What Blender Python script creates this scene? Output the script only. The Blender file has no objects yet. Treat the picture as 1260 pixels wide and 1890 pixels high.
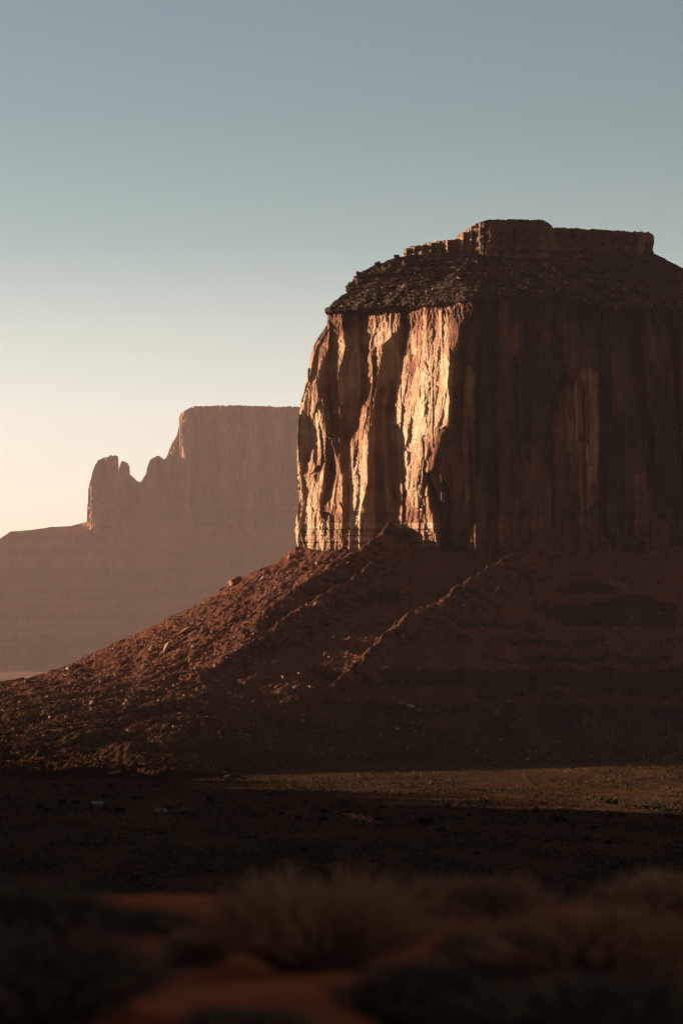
import bpy, bmesh, math, random
import numpy as np

sc = bpy.context.scene
C = sc.collection
R = math.radians
random.seed(7)
rng = np.random.default_rng(7)

# ---------------------------------------------------------------- camera, sky, sun, exposure
F = 5250.0            # focal length in pixels of the 1260 x 1890 photograph
HOR = 1190.0          # row of the eye level
cam = bpy.data.cameras.new('camera')
cam.sensor_fit = 'VERTICAL'; cam.sensor_height = 36; cam.lens = 100
cam.shift_y = (HOR - 945) / 1890
cam.clip_start = 0.5; cam.clip_end = 60000
cam.dof.use_dof = True; cam.dof.focus_distance = 1400; cam.dof.aperture_fstop = 1.8
co = bpy.data.objects.new('camera', cam); C.objects.link(co)
co.location = (0, 0, 0); co.rotation_euler = (R(90), 0, 0)
sc.camera = co

SUN_AZ, SUN_EL = -67.0, 6.0     # degrees to the right of the view direction, degrees up
w = bpy.data.worlds.new('World'); sc.world = w; w.use_nodes = True
nt = w.node_tree; N = nt.nodes; L = nt.links
bg = N['Background']
sky = N.new('ShaderNodeTexSky'); sky.sky_type = 'NISHITA'; sky.sun_disc = False
sky.sun_elevation = R(SUN_EL); sky.sun_rotation = R(SUN_AZ)
sky.altitude = 1700; sky.dust_density = 2.0; sky.air_density = 1.0; sky.ozone_density = 1.0
tc = N.new('ShaderNodeTexCoord'); sx = N.new('ShaderNodeSeparateXYZ')
L.new(tc.outputs['Generated'], sx.inputs[0])
# the tint of the evening air, by height above the horizon
mr = N.new('ShaderNodeMapRange'); mr.inputs['From Min'].default_value = 0.0; mr.inputs['From Max'].default_value = 0.5
L.new(sx.outputs['Z'], mr.inputs['Value'])
rp = N.new('ShaderNodeValToRGB'); L.new(mr.outputs[0], rp.inputs[0])
stops = [(0.0, (.94, .88, 1.22)), (.085, (1.0, .92, 1.22)), (.16, (1.18, .99, 1.08)), (.22, (1.07, .91, .88)),
         (.28, (.76, .74, .69)), (.36, (.645, .655, .605)), (.46, (.645, .635, .59)), (.7, (.66, .60, .52)), (1.0, (.66, .60, .52))]
els = rp.color_ramp.elements
while len(els) < len(stops): els.new(0.5)
for e, (p, c) in zip(els, stops): e.position = p; e.color = (*c, 1)
mu = N.new('ShaderNodeMix'); mu.data_type = 'RGBA'; mu.blend_type = 'MULTIPLY'; mu.inputs[0].default_value = 1.0
L.new(sky.outputs[0], mu.inputs[6]); L.new(rp.outputs[0], mu.inputs[7])
# the evening sky away from the glow is duller
mr2 = N.new('ShaderNodeMapRange'); mr2.interpolation_type = 'SMOOTHSTEP'
mr2.inputs['From Min'].default_value = -.35; mr2.inputs['From Max'].default_value = .55
mr2.inputs['To Min'].default_value = .26; mr2.inputs['To Max'].default_value = 1.0
L.new(sx.outputs['Y'], mr2.inputs['Value'])
mu2 = N.new('ShaderNodeMix'); mu2.data_type = 'RGBA'; mu2.blend_type = 'MULTIPLY'; mu2.inputs[0].default_value = 1.0
L.new(mu.outputs[2], mu2.inputs[6]); L.new(mr2.outputs[0], mu2.inputs[7])
# the pink band of twilight opposite the sun
dt = N.new('ShaderNodeVectorMath'); dt.operation = 'DOT_PRODUCT'; dt.inputs[1].default_value = (-math.sin(R(SUN_AZ)), -math.cos(R(SUN_AZ)), 0)
L.new(tc.outputs['Generated'], dt.inputs[0])
mr3 = N.new('ShaderNodeMapRange'); mr3.interpolation_type = 'SMOOTHSTEP'
mr3.inputs['From Min'].default_value = .25; mr3.inputs['From Max'].default_value = .95
L.new(dt.outputs['Value'], mr3.inputs['Value'])
mu3 = N.new('ShaderNodeMix'); mu3.data_type = 'RGBA'; mu3.blend_type = 'MULTIPLY'
L.new(mr3.outputs[0], mu3.inputs[0]); L.new(mu2.outputs[2], mu3.inputs[6]); mu3.inputs[7].default_value = (4.2, 3.1, 2.7, 1)
L.new(mu3.outputs[2], bg.inputs[0]); bg.inputs[1].default_value = 0.054

sl = bpy.data.lights.new('sun', 'SUN'); sl.energy = 5.0; sl.angle = R(0.7); sl.color = (1.0, .79, .56)
so = bpy.data.objects.new('sun', sl); C.objects.link(so)
so.rotation_euler = (R(90 - SUN_EL), 0, R(180 - SUN_AZ)); so.location = (-300, 100, 300)

vs = sc.view_settings
vs.view_transform = 'Standard'; vs.look = 'None'; vs.gamma = 1; vs.use_curve_mapping = False
vs.exposure = 2.0
sc.cycles.max_bounces = 4; sc.cycles.diffuse_bounces = 2; sc.cycles.volume_bounces = 0
sc.cycles.filter_width = 1.2
sc.cycles.use_denoising = True
try: sc.cycles.denoising_prefilter = 'ACCURATE'
except Exception: pass

# ---------------------------------------------------------------- noise
_p = np.random.default_rng(3).permutation(256); _p = np.concatenate([_p, _p, _p])
_g = np.random.default_rng(4).normal(size=(256, 3)); _g /= np.linalg.norm(_g, axis=1)[:, None]
def pn(x, y, z=0.0):
    x, y, z = np.broadcast_arrays(np.asarray(x, float), np.asarray(y, float), np.asarray(z, float))
    xi, yi, zi = np.floor(x), np.floor(y), np.floor(z)
    fx, fy, fz = x - xi, y - yi, z - zi
    xi, yi, zi = xi.astype(int) & 255, yi.astype(int) & 255, zi.astype(int) & 255
    s = lambda t: t * t * t * (t * (t * 6 - 15) + 10)
    u, v, q = s(fx), s(fy), s(fz)
    def gr(i, j, k):
        h = _p[_p[_p[xi + i] + yi + j] + zi + k]
        g = _g[h]
        return g[..., 0] * (fx - i) + g[..., 1] * (fy - j) + g[..., 2] * (fz - k)
    l = lambda a, b, t: a + (b - a) * t
    return 1.5 * l(l(l(gr(0,0,0), gr(1,0,0), u), l(gr(0,1,0), gr(1,1,0), u), v),
                   l(l(gr(0,0,1), gr(1,0,1), u), l(gr(0,1,1), gr(1,1,1), u), v), q)
def fbm(x, y, z=0.0, o=4, gain=.5):
    t = 0; a = 1.0; f = 1.0
    for i in range(o):
        t = t + a * pn(np.asarray(x) * f + 17.3 * i, np.asarray(y) * f + 5.1 * i, np.asarray(z) * f + 9.7 * i); a *= gain; f *= 2.03
    return t
def ridge(x, y, z=0.0, o=4, gain=.5):
    t = 0; a = 1.0; f = 1.0
    for i in range(o):
        t = t + a * (1 - 2 * np.abs(pn(np.asarray(x) * f + 13.1 * i, np.asarray(y) * f + 7.7 * i, np.asarray(z) * f + 3.3 * i))); a *= gain; f *= 2.07
    return t
def cells(x, seed=0):          # a random value for each unit interval of x, jagged steps
    h = np.sin((np.floor(x) + seed * 13.7) * 127.1) * 43758.5453
    return h - np.floor(h)
def sstep(a, b, x):
    t = np.clip((x - a) / (b - a), 0, 1); return t * t * (3 - 2 * t)
ip = np.interp
def PX(px, Y): return (px - 630) / F * Y
def PZ(py, Y): return (HOR - py) / F * Y

# ---------------------------------------------------------------- mesh helpers
def mesh_obj(name, verts, faces, mat, parent=None, smooth=False, tone=None):
    """verts (n,3) array; faces: list of int arrays, each (m,3) or (m,4)"""
    me = bpy.data.meshes.new(name)
    verts = np.asarray(verts, np.float32)
    me.vertices.add(len(verts)); me.vertices.foreach_set('co', verts.ravel())
    faces = [np.asarray(f, np.int32) for f in faces if len(f)]
    lv = np.concatenate([f.ravel() for f in faces])
    tot = np.concatenate([np.full(len(f), f.shape[1], np.int32) for f in faces])
    st = np.concatenate([[0], np.cumsum(tot)[:-1]]).astype(np.int32)
    me.loops.add(len(lv)); me.loops.foreach_set('vertex_index', lv)
    me.polygons.add(len(tot)); me.polygons.foreach_set('loop_start', st)
    try: me.polygons.foreach_set('loop_total', tot)
    except Exception: pass
    me.polygons.foreach_set('use_smooth', np.full(len(tot), smooth))
    me.update(calc_edges=True); me.validate()
    if mat: me.materials.append(mat)
    if tone is not None:
        at = me.attributes.new('tone', 'FLOAT', 'POINT'); at.data.foreach_set('value', np.asarray(tone, np.float32).ravel())
    o = bpy.data.objects.new(name, me); C.objects.link(o)
    if parent: o.parent = parent
    return o
def grid_faces(nr, nc, wrap=False, off=0):
    i = np.arange(nr - 1)[:, None]; j = np.arange(nc if wrap else nc - 1)[None, :]
    j2 = (j + 1) % nc
    a = i * nc + j; b = i * nc + j2; c = (i + 1) * nc + j2; d = (i + 1) * nc + j
    return np.stack([a, b, c, d], -1).reshape(-1, 4) + off
def loft(name, V, back, mat, parent=None, cap=True, nb=28, tone=None):
    """V (rows, cols, 3): the front, top row first, left to right; closed round the back by a bulge of depth back(row)."""
    nr, nc, _ = V.shape
    ph = np.linspace(0, np.pi, nb + 2)[1:-1]
    Lf, Rt = V[:, 0], V[:, -1]
    t = (1 + np.cos(ph)) / 2
    B = Lf[:, None] + (Rt - Lf)[:, None] * t[None, :, None]
    B[..., 1] += np.asarray(back)[:, None] * np.sin(ph)[None] * (1 + .12 * fbm(ph[None] * 3, B[..., 2] / 60.))
    A = np.concatenate([V, B], 1); n = nc + nb
    fs = [grid_faces(nr, n, True)]
    vv = A.reshape(-1, 3)
    if cap:
        ctr = A[0].mean(0, keepdims=True); vv = np.concatenate([vv, ctr])
        k = np.arange(n); fs.append(np.stack([np.full(n, len(vv) - 1), (k + 1) % n, k], -1))
    if tone is not None: tone = np.concatenate([np.concatenate([tone, np.full((nr, nb), .3)], 1).ravel(), [.3]])
    return mesh_obj(name, vv, fs, mat, parent, tone=tone)
def slab(name, V, thick, mat, parent=None, taper=0.0):
    """V (rows, cols, 3): a front relief; the same outline again thick metres behind, joined round the rim."""
    nr, nc, _ = V.shape
    B = V.copy(); ym = np.median(V[..., 1])
    B[..., 1] = ym + thick + (B[..., 1] - ym) * .3
    xm = (V[..., 0].min() + V[..., 0].max()) / 2; B[..., 0] = xm + (B[..., 0] - xm) * (1 - taper)
    vv = np.concatenate([V.reshape(-1, 3), B.reshape(-1, 3)]); o = nr * nc
    fs = [grid_faces(nr, nc), grid_faces(nr, nc, off=o)[:, ::-1]]
    def rim(idx): return np.stack([idx[:-1], idx[:-1] + o, idx[1:] + o, idx[1:]], -1)
    fs.append(rim(np.arange(nc))); fs.append(rim((nr - 1) * nc + np.arange(nc))[:, ::-1])
    fs.append(rim(np.arange(nr) * nc)[:, ::-1]); fs.append(rim(np.arange(nr) * nc + nc - 1))
    return mesh_obj(name, vv, fs, mat, parent)
def thing(name, label, cat, loc=(0, 0, 0), group=None, rz=0):
    o = bpy.data.objects.new(name, None); C.objects.link(o); o.location = loc; o.rotation_euler = (0, 0, rz)
    o.empty_display_size = 1
    return tag(o, label, cat, group)
def tag(o, label, cat, group=None):
    o['label'] = label; o['category'] = cat
    if group: o['group'] = group
    return o
def kind(o, k): o['kind'] = k; return o

# ---------------------------------------------------------------- materials
def new_mat(name, rough=.95):
    m = bpy.data.materials.new(name); m.use_nodes = True
    b = m.node_tree.nodes['Principled BSDF']; b.inputs['Roughness'].default_value = rough
    b.inputs['Specular IOR Level'].default_value = 0.0
    return m, m.node_tree, b
def nz(t, scale, vec_scale=(1, 1, 1), detail=4, rough=.55, rot=(0, 0, 0)):
    g = t.nodes.new('ShaderNodeNewGeometry')
    mp = t.nodes.new('ShaderNodeMapping'); mp.inputs['Scale'].default_value = vec_scale; mp.inputs['Rotation'].default_value = rot
    t.links.new(g.outputs['Position'], mp.inputs[0])
    n = t.nodes.new('ShaderNodeTexNoise'); n.inputs['Scale'].default_value = scale
    n.inputs['Detail'].default_value = detail; n.inputs['Roughness'].default_value = rough
    t.links.new(mp.outputs[0], n.inputs['Vector'])
    return n.outputs[0]
def ramp(t, fac, stops):
    r = t.nodes.new('ShaderNodeValToRGB'); t.links.new(fac, r.inputs[0])
    e = r.color_ramp.elements
    while len(e) < len(stops): e.new(.5)
    for q, (p, c) in zip(e, stops): q.position = p; q.color = (*c, 1)
    return r.outputs[0]
def mix(t, fac, a, b, mode='MIX'):
    m = t.nodes.new('ShaderNodeMix'); m.data_type = 'RGBA'; m.blend_type = mode
    for i, v in ((0, fac), (6, a), (7, b)):
        if isinstance(v, (int, float)): m.inputs[i].default_value = v
        elif isinstance(v, tuple): m.inputs[i].default_value = (*v, 1)
        else: t.links.new(v, m.inputs[i])
    return m.outputs[2]
def bump(t, bsdf, h, dist, strength=1.0):
    b = t.nodes.new('ShaderNodeBump'); b.inputs['Distance'].default_value = dist; b.inputs['Strength'].default_value = strength
    t.links.new(h, b.inputs['Height']); t.links.new(b.outputs[0], bsdf.inputs['Normal'])
def rock_mat(name, c_lo, c_hi, varnish, bed=.25, dist=.5, var=.6, tones=None, q=1.0):
    m, t, b = new_mat(name)
    streak = nz(t, .22 * q, (1, 1, .06), 5)
    strata = nz(t, .35 * q, (.03, .03, 1), 4)
    base = ramp(t, strata, [(.3, c_lo), (.68, c_hi)])
    blot = nz(t, .035 * q, (1, 1, .55), 4)
    base = mix(t, ramp(t, blot, [(.35, (0, 0, 0)), (.65, (.6, .6, .6))]), base, tuple(x * .72 for x in c_lo))
    col = mix(t, ramp(t, streak, [(.46, (0, 0, 0)), (.66, (var, var, var))]), base, varnish)
    if tones:                              # weathered (0) to fresh (1) rock face by face, with painted sun and shade
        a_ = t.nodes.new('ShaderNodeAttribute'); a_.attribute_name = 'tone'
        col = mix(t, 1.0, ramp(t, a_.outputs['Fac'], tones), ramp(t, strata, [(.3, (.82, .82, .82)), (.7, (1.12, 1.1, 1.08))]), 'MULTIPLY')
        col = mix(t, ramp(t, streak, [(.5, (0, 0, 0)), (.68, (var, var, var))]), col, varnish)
    t.links.new(col, b.inputs['Base Color'])
    bump(t, b, nz(t, .9 * q, (1, 1, .35), 6, .6), dist)
    return m
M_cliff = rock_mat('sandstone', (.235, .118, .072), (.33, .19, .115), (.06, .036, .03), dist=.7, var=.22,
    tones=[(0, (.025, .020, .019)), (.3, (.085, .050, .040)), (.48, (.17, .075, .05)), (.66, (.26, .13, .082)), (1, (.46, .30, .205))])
M_ledge = rock_mat('shale_ledges', (.036, .024, .021), (.066, .039, .030), (.022, .017, .016), dist=.9, var=.4)
M_cap = rock_mat('cap_sandstone', (.10, .064, .048), (.24, .15, .10), (.040, .030, .027), dist=.7, var=.6)
M_shelf_lit = rock_mat('sunlit_shelf_sandstone', (.20, .12, .08), (.42, .27, .175), (.05, .035, .03), dist=.7, var=.5)  # cap sandstone made lighter, sunlight on the shelf put into the colour
M_far = rock_mat('far_sandstone', (.26, .12, .08), (.32, .15, .095), (.11, .06, .048), dist=4.0, var=.75, q=.07)
M_far_slope = rock_mat('far_talus', (.20, .093, .064), (.32, .152, .10), (.13, .07, .053), dist=3.0, var=.4, q=.10)

m, t, b = new_mat('talus_earth'); M_talus = m
c1 = ramp(t, nz(t, .06, (1, 1, 1), 6, .6), [(.3, (.100, .034, .020)), (.7, (.18, .063, .037))])
c2 = ramp(t, nz(t, .5, (1, 1, 1), 4, .7), [(.42, (0, 0, 0)), (.62, (.7, .7, .7))])
col = mix(t, c2, c1, (.062, .034, .026))
# the lower apron is scrub-covered soil, darker than the bare talus
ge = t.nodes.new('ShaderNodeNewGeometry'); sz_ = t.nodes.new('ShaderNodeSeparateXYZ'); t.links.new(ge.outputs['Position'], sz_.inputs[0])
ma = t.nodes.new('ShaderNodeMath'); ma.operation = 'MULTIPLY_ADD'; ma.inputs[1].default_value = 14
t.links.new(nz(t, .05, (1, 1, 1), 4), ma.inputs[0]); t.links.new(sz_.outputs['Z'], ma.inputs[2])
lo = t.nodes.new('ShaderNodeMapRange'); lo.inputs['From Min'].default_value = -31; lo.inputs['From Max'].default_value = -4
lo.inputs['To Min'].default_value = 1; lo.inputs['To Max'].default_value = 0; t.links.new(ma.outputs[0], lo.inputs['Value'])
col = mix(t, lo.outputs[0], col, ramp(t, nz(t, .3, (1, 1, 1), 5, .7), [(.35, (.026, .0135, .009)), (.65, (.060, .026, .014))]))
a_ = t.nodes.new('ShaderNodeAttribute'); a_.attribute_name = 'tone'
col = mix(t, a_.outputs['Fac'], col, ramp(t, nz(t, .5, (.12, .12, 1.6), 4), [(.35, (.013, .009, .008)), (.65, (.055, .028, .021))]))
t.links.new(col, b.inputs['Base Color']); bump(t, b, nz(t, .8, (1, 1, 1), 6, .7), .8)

def stone_mat(name, lo, hi):
    m, t, b = new_mat(name)
    oi = t.nodes.new('ShaderNodeObjectInfo')
    n = nz(t, .6, (1, 1, 1), 4)
    c = ramp(t, n, [(.3, lo), (.7, hi)])
    t.links.new(c, b.inputs['Base Color']); bump(t, b, nz(t, 2.5, (1, 1, 1), 5), .25)
    return m
M_stone = stone_mat('boulder_stone', (.145, .064, .044), (.25, .12, .078))
M_pale = stone_mat('pale_boulder_stone', (.22, .13, .085), (.32, .19, .13))
M_rub = stone_mat('rubble_stone', (.13, .08, .058), (.27, .165, .11))
M_dark = stone_mat('dark_boulder_stone', (.06, .037, .03), (.10, .06, .047))

m, t, b = new_mat('desert_ground'); M_ground = m
g1 = ramp(t, nz(t, .012, (1, .35, 1), 5, .6), [(.36, (.054, .025, .0145)), (.52, (.080, .034, .0175)), (.68, (.13, .052, .025))])
g2 = ramp(t, nz(t, .35, (1, .35, 1), 5, .7), [(.40, (0, 0, 0)), (.6, (.8, .8, .8))])
g = mix(t, g2, g1, (.046, .032, .020))
geo = t.nodes.new('ShaderNodeNewGeometry'); sp = t.nodes.new('ShaderNodeSeparateXYZ'); t.links.new(geo.outputs['Position'], sp.inputs[0])
near = t.nodes.new('ShaderNodeMapRange'); near.inputs['From Min'].default_value = 60; near.inputs['From Max'].default_value = 120
near.inputs['To Min'].default_value = 1; near.inputs['To Max'].default_value = 0
t.links.new(sp.outputs['Y'], near.inputs['Value'])
sand = ramp(t, nz(t, 1.1, (1, 1, 1), 5, .6), [(.3, (.28, .075, .034)), (.7, (.40, .110, .050))])
g = mix(t, near.outputs[0], g, sand)
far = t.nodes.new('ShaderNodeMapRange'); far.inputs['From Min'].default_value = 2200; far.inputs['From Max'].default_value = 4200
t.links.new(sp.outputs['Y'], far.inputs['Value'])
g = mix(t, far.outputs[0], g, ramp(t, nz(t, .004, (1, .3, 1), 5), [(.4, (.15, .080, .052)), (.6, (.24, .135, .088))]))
t.links.new(g, b.inputs['Base Color']); bump(t, b, nz(t, .5, (1, 1, 1), 6, .7), .5)

def leaf_mat(name, lo, hi, sc_=3.0):
    m, t, b = new_mat(name, .8)
    c = ramp(t, nz(t, sc_, (1, 1, 1), 3), [(.3, lo), (.7, hi)])
    t.links.new(c, b.inputs['Base Color'])
    return m
M_juniper = leaf_mat('juniper_leaf', (.010, .014, .009), (.022, .027, .016), .8)
M_dry = leaf_mat('dry_grass', (.085, .036, .015), (.16, .068, .026), .3)
M_sage = leaf_mat('sage_leaf', (.28, .175, .105), (.41, .265, .158))
M_sage_dark = leaf_mat('dark_sage_leaf', (.15, .105, .070), (.24, .17, .112))
M_scrub = leaf_mat('scrub_leaf', (.036, .031, .019), (.072, .056, .032), .3)
M_straw = leaf_mat('straw_stem', (.25, .145, .085), (.37, .22, .135))
M_wood = leaf_mat('weathered_wood', (.06, .045, .035), (.10, .075, .055))

# ---------------------------------------------------------------- the butte: cliff
butte = thing('butte', 'massive near sandstone butte with a flat dark cap, sunlit on its left buttresses', 'butte', (105, 1570, -53))
def under(o):                       # part modelled in world coordinates under its thing
    o.parent = butte; o.matrix_parent_inverse = butte.matrix_world.inverted(); return o
bpy.context.view_layer.update()

rows_b = np.array([540, 560, 572, 600, 640, 700, 760, 820, 880, 930, 975, 1010, 1060.])
T = {   # the edges of the buttresses along the face, row by row
 'b0': [622, 616, 606, 603, 577, 565, 552, 548, 549, 552, 543, 549, 549],
 'a1': [625, 619, 612, 610, 583, 571, 556, 551, 554, 559, 551, 560, 560],
 'a2': [626, 620, 613, 611, 591, 580, 574, 573, 560, 561, 552, 561, 561],
 'a3': [629, 624, 619, 617, 606, 584, 589, 600, 595, 590, 590, 592, 592],
 'a4': [630, 625, 620, 619, 622, 605, 603, 608, 612, 597, 591, 593, 593],
 'b1': [634, 633, 632, 632, 638, 618, 615, 613, 630, 631, 632, 634, 634],
 'b2': [666, 666, 667, 669, 667, 674, 662, 647, 649, 652, 657, 658, 658],
 'b3': [738, 737, 736, 734, 706, 695, 686, 681, 678, 668, 662, 662, 662],
 'b4': [740, 742, 744, 750, 743, 731, 725, 731, 728, 723, 730, 758, 758],
 'b5': [866, 862, 859, 848, 838, 827, 817, 793, 778, 792, 799, 806, 806]}
T = {k: np.array(v, float) for k, v in T.items()}
RIM = ([540, 606, 700, 850, 1000, 1100, 1260, 1400, 1560], [574, 572, 563, 554, 548, 560, 571, 575, 578])
RIGHT = 1545.0
def kseg(px, a, b_, k): return k * .29 * np.clip(b_ - np.maximum(px, a), 0, None)
JOINTS = ((1019, 1037, 585, 705, 8, 9), (1012, 1020, 690, 960, 3, 4), (1106, 1113, 590, 960, 3.5, 4), (1104, 1122, 700, 760, 3, 3),
                                     (1166, 1203, 580, 900, 9, 12), (1240, 1262, 575, 960, 6, 10), (905, 917, 640, 940, 3, 3.5),
                                     (882, 880, 640, 860, 4, 5), (948, 958, 660, 850, 3, 3), (1075, 1079, 720, 960, 2, 2), (866, 872, 800, 960, 3, 3))
def cliff_front(px, py):
    jx = px + 2.6 * fbm(px * .02, py * .035, 3.1, 4) + .8 * pn(px * .15, py * .2, 8.)
    B = {k: ip(py + 5 * pn(px * .03, py * .03, 1.7), rows_b, v) for k, v in T.items()}
    jx = np.maximum(jx, B['b0'])
    Y = 1500 + (1010 - py) * .022
    d = -.22
    Y = Y + kseg(jx, B['b4'], B['b5'], 1.25) + kseg(jx, B['b3'], B['b4'], -d) + kseg(jx, B['b2'], B['b3'], 1.3)
    Y = Y + kseg(jx, B['b1'], B['b2'], -d) + kseg(jx, B['a4'], B['b1'], 1.1) + kseg(jx, B['a3'], B['a4'], -d)
    Y = Y + kseg(jx, B['a2'], B['a3'], 1.1) + kseg(jx, B['a1'], B['a2'], -d) + kseg(jx, B['b0'], B['a1'], 1.3)
    # the long shaded face to the right
    r = np.clip(px - B['b5'], 0, None)
    Y = Y + .012 * r
    Y = Y + np.where(px > 1230, 95 * (1 - np.sqrt(np.clip(1 - ((px - 1230) / (RIGHT - 1230)) ** 2, 0, 1))), 0)
    shade = sstep(0, 18, r)
    # slabs standing proud of one another, with ragged lower and upper ends
    wx = px + 6 * pn(px * .012, py * .008, 4.) + 3 * pn(px * .05, py * .02, 2.)
    for s, (wd, hh, amp) in enumerate(((46, 240, 8.5), (21, 130, 4.2), (9, 70, 1.7))):
        ci = np.floor(wx / wd + .3 * s)
        off = cells(ci, s + 1)
        lev = np.floor(py / hh + off * 3 + .25 * pn(px * .06, py * .02, 7. + s))
        Y = Y + amp * (cells(ci * 3.1 + lev * 7.7, s + 4) - .5) * (.18 + .82 * shade)
    # open joints
    for (p0, p1, y0, y1, wd, dp) in JOINTS:
        cx = p0 + (p1 - p0) * np.clip((py - y0) / (y1 - y0), 0, 1) + 3 * pn(py * .03, p0) + 1.2 * pn(py * .12, p0)
        Y = Y + 1.8 * dp * np.exp(-np.abs((px - cx) / (.8 * wd)) ** 3) * sstep(y0 - 12, y0 + 12, py) * (1 - sstep(y1 - 30, y1 + 30, py))
    # a small buttress proud of the base, right of the lit corner
    Y = Y - 11 * np.clip((px + 2 * pn(py * .1, 5.) - 857 - .10 * (1010 - py)) / 11, 0, 1) * (1 - sstep(874, 940, px)) * sstep(945, 985, py)
    # alcove under the rim at the right
    Y = Y + 5 * np.exp(-((px - 1140) / 18) ** 2 - ((py - 618) / 22) ** 2)
    # fluting and fracture
    flat = ((jx > B['b3']) & (jx < B['b4'])) | ((jx > B['b1']) & (jx < B['b2'])) | ((jx > B['a1']) & (jx < B['a2']))
    lit = np.where(flat, .28, 1 - .6 * shade)
    Y = Y - 1.1 * lit * (ridge(px * .04, py * .006, 2., 2) - .8)
    for s, (wd, hh, amp, tilt) in enumerate(((19., 150., 2.0, 1.3), (8.3, 62., .85, .5), (3.3, 26., .26, .16))):
        qx = px + .16 * (py - 780) * (s > 0) + wd * (.28 * fbm(px * .5 / wd, py / hh, 11. + s, 3) + .06 * pn(px * 2. / wd, py * 4. / hh, 3.))
        ci = np.floor(qx / wd); f = qx / wd - ci
        lev = np.floor((py + .35 * hh * pn(px / wd * .7, py / hh, 5. + s)) / hh + 5 * cells(ci, s + 21))
        r1 = cells(ci * 2.7 + lev * 9.1, s + 22); r2 = cells(ci * 4.1 + lev * 5.3, s + 23)
        Y = Y + lit * (amp * (r1 - .5) + tilt * (r2 - .62) * (f - .5) * 1.5)
    Y = Y + .16 * fbm(px * .2, py * .14, 5., 3, .6)
    # upper, thinly bedded band and basal beds
    up = 1 - sstep(22, 62, py - ip(px, *RIM))
    lo = sstep(948, 962, py)
    bedu = cells((py + 2 * pn(px * .02, py * .02)) / 5.5, 2) - .5
    bedl = cells((py + .8 * pn(px * .03, py * .05)) / 6.5, 5) - .5
    Y = Y + up * 1.1 * bedu - up * 1.2 * (ridge(px * .16, py * .05, 1., 3) - .8)
    col = cells(px / 3.7 + .8 * pn(px * .1, py * .1, 3.), 7) - .5
    Y = Y + lo * (2.2 * bedl + 1.3 * col - 1.6)
    Y = Y - 1.2 * (np.abs(py - 971) < 6)
    return Y
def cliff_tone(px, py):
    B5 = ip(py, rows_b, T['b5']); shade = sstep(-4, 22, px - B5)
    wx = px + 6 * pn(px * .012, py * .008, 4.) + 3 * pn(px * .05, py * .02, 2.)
    t_ = .76 - .44 * shade  # sunlit side painted lighter, shaded right face darker
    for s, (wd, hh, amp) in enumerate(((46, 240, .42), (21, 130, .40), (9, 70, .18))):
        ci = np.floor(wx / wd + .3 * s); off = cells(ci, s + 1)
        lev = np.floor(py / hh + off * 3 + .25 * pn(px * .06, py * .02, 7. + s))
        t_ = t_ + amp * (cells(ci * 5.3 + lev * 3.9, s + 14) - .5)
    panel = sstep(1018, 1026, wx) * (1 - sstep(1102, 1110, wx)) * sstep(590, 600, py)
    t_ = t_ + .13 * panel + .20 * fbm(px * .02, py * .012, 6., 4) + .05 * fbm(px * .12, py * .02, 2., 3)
    t_ = t_ + .24 * np.exp(-((px - B5 + 45) / 45) ** 2 - ((py - 720) / 110) ** 2)  # painted highlight in the middle of the sunlit main buttress
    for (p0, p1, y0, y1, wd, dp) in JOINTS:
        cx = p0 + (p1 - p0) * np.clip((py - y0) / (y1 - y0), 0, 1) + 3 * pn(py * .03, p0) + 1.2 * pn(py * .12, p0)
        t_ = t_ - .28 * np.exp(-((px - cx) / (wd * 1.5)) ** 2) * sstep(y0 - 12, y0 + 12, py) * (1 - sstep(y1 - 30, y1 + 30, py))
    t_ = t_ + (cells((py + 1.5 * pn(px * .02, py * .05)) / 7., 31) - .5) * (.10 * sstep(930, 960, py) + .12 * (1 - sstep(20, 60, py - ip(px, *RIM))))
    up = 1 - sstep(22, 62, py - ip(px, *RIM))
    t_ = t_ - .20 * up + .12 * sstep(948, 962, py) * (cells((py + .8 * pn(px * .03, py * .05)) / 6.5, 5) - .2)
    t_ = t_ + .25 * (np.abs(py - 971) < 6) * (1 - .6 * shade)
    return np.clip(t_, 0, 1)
px0 = np.concatenate([np.arange(548, 875, .75), np.arange(875, 1265, 1.15), np.linspace(1266, RIGHT, 60)])
nr = 460
v = np.linspace(0, 1, nr)[:, None]
rim = ip(px0, *RIM)[None] + (2.2 * fbm(px0 * .05, 3.3, 0, 4) + 2.4 * (cells(px0 / 9. + pn(px0 * .05, 1.), 5) - .5))[None]
py = rim + v * (1062 - rim)
Lx = ip(py[:, :1], rows_b, T['b0']) + 1.2 * fbm(py[:, :1] * .06, 8.8, 0., 3)
px = px0[None] + (Lx - 548) * (1 - sstep(548, 760, px0))[None]
Y = cliff_front(px, py)
Vc = np.stack([PX(px, Y), Y, PZ(py, Y)], -1)
under(loft('cliff', Vc, np.full(nr, 150.), M_cliff, tone=cliff_tone(px, py)))

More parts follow.
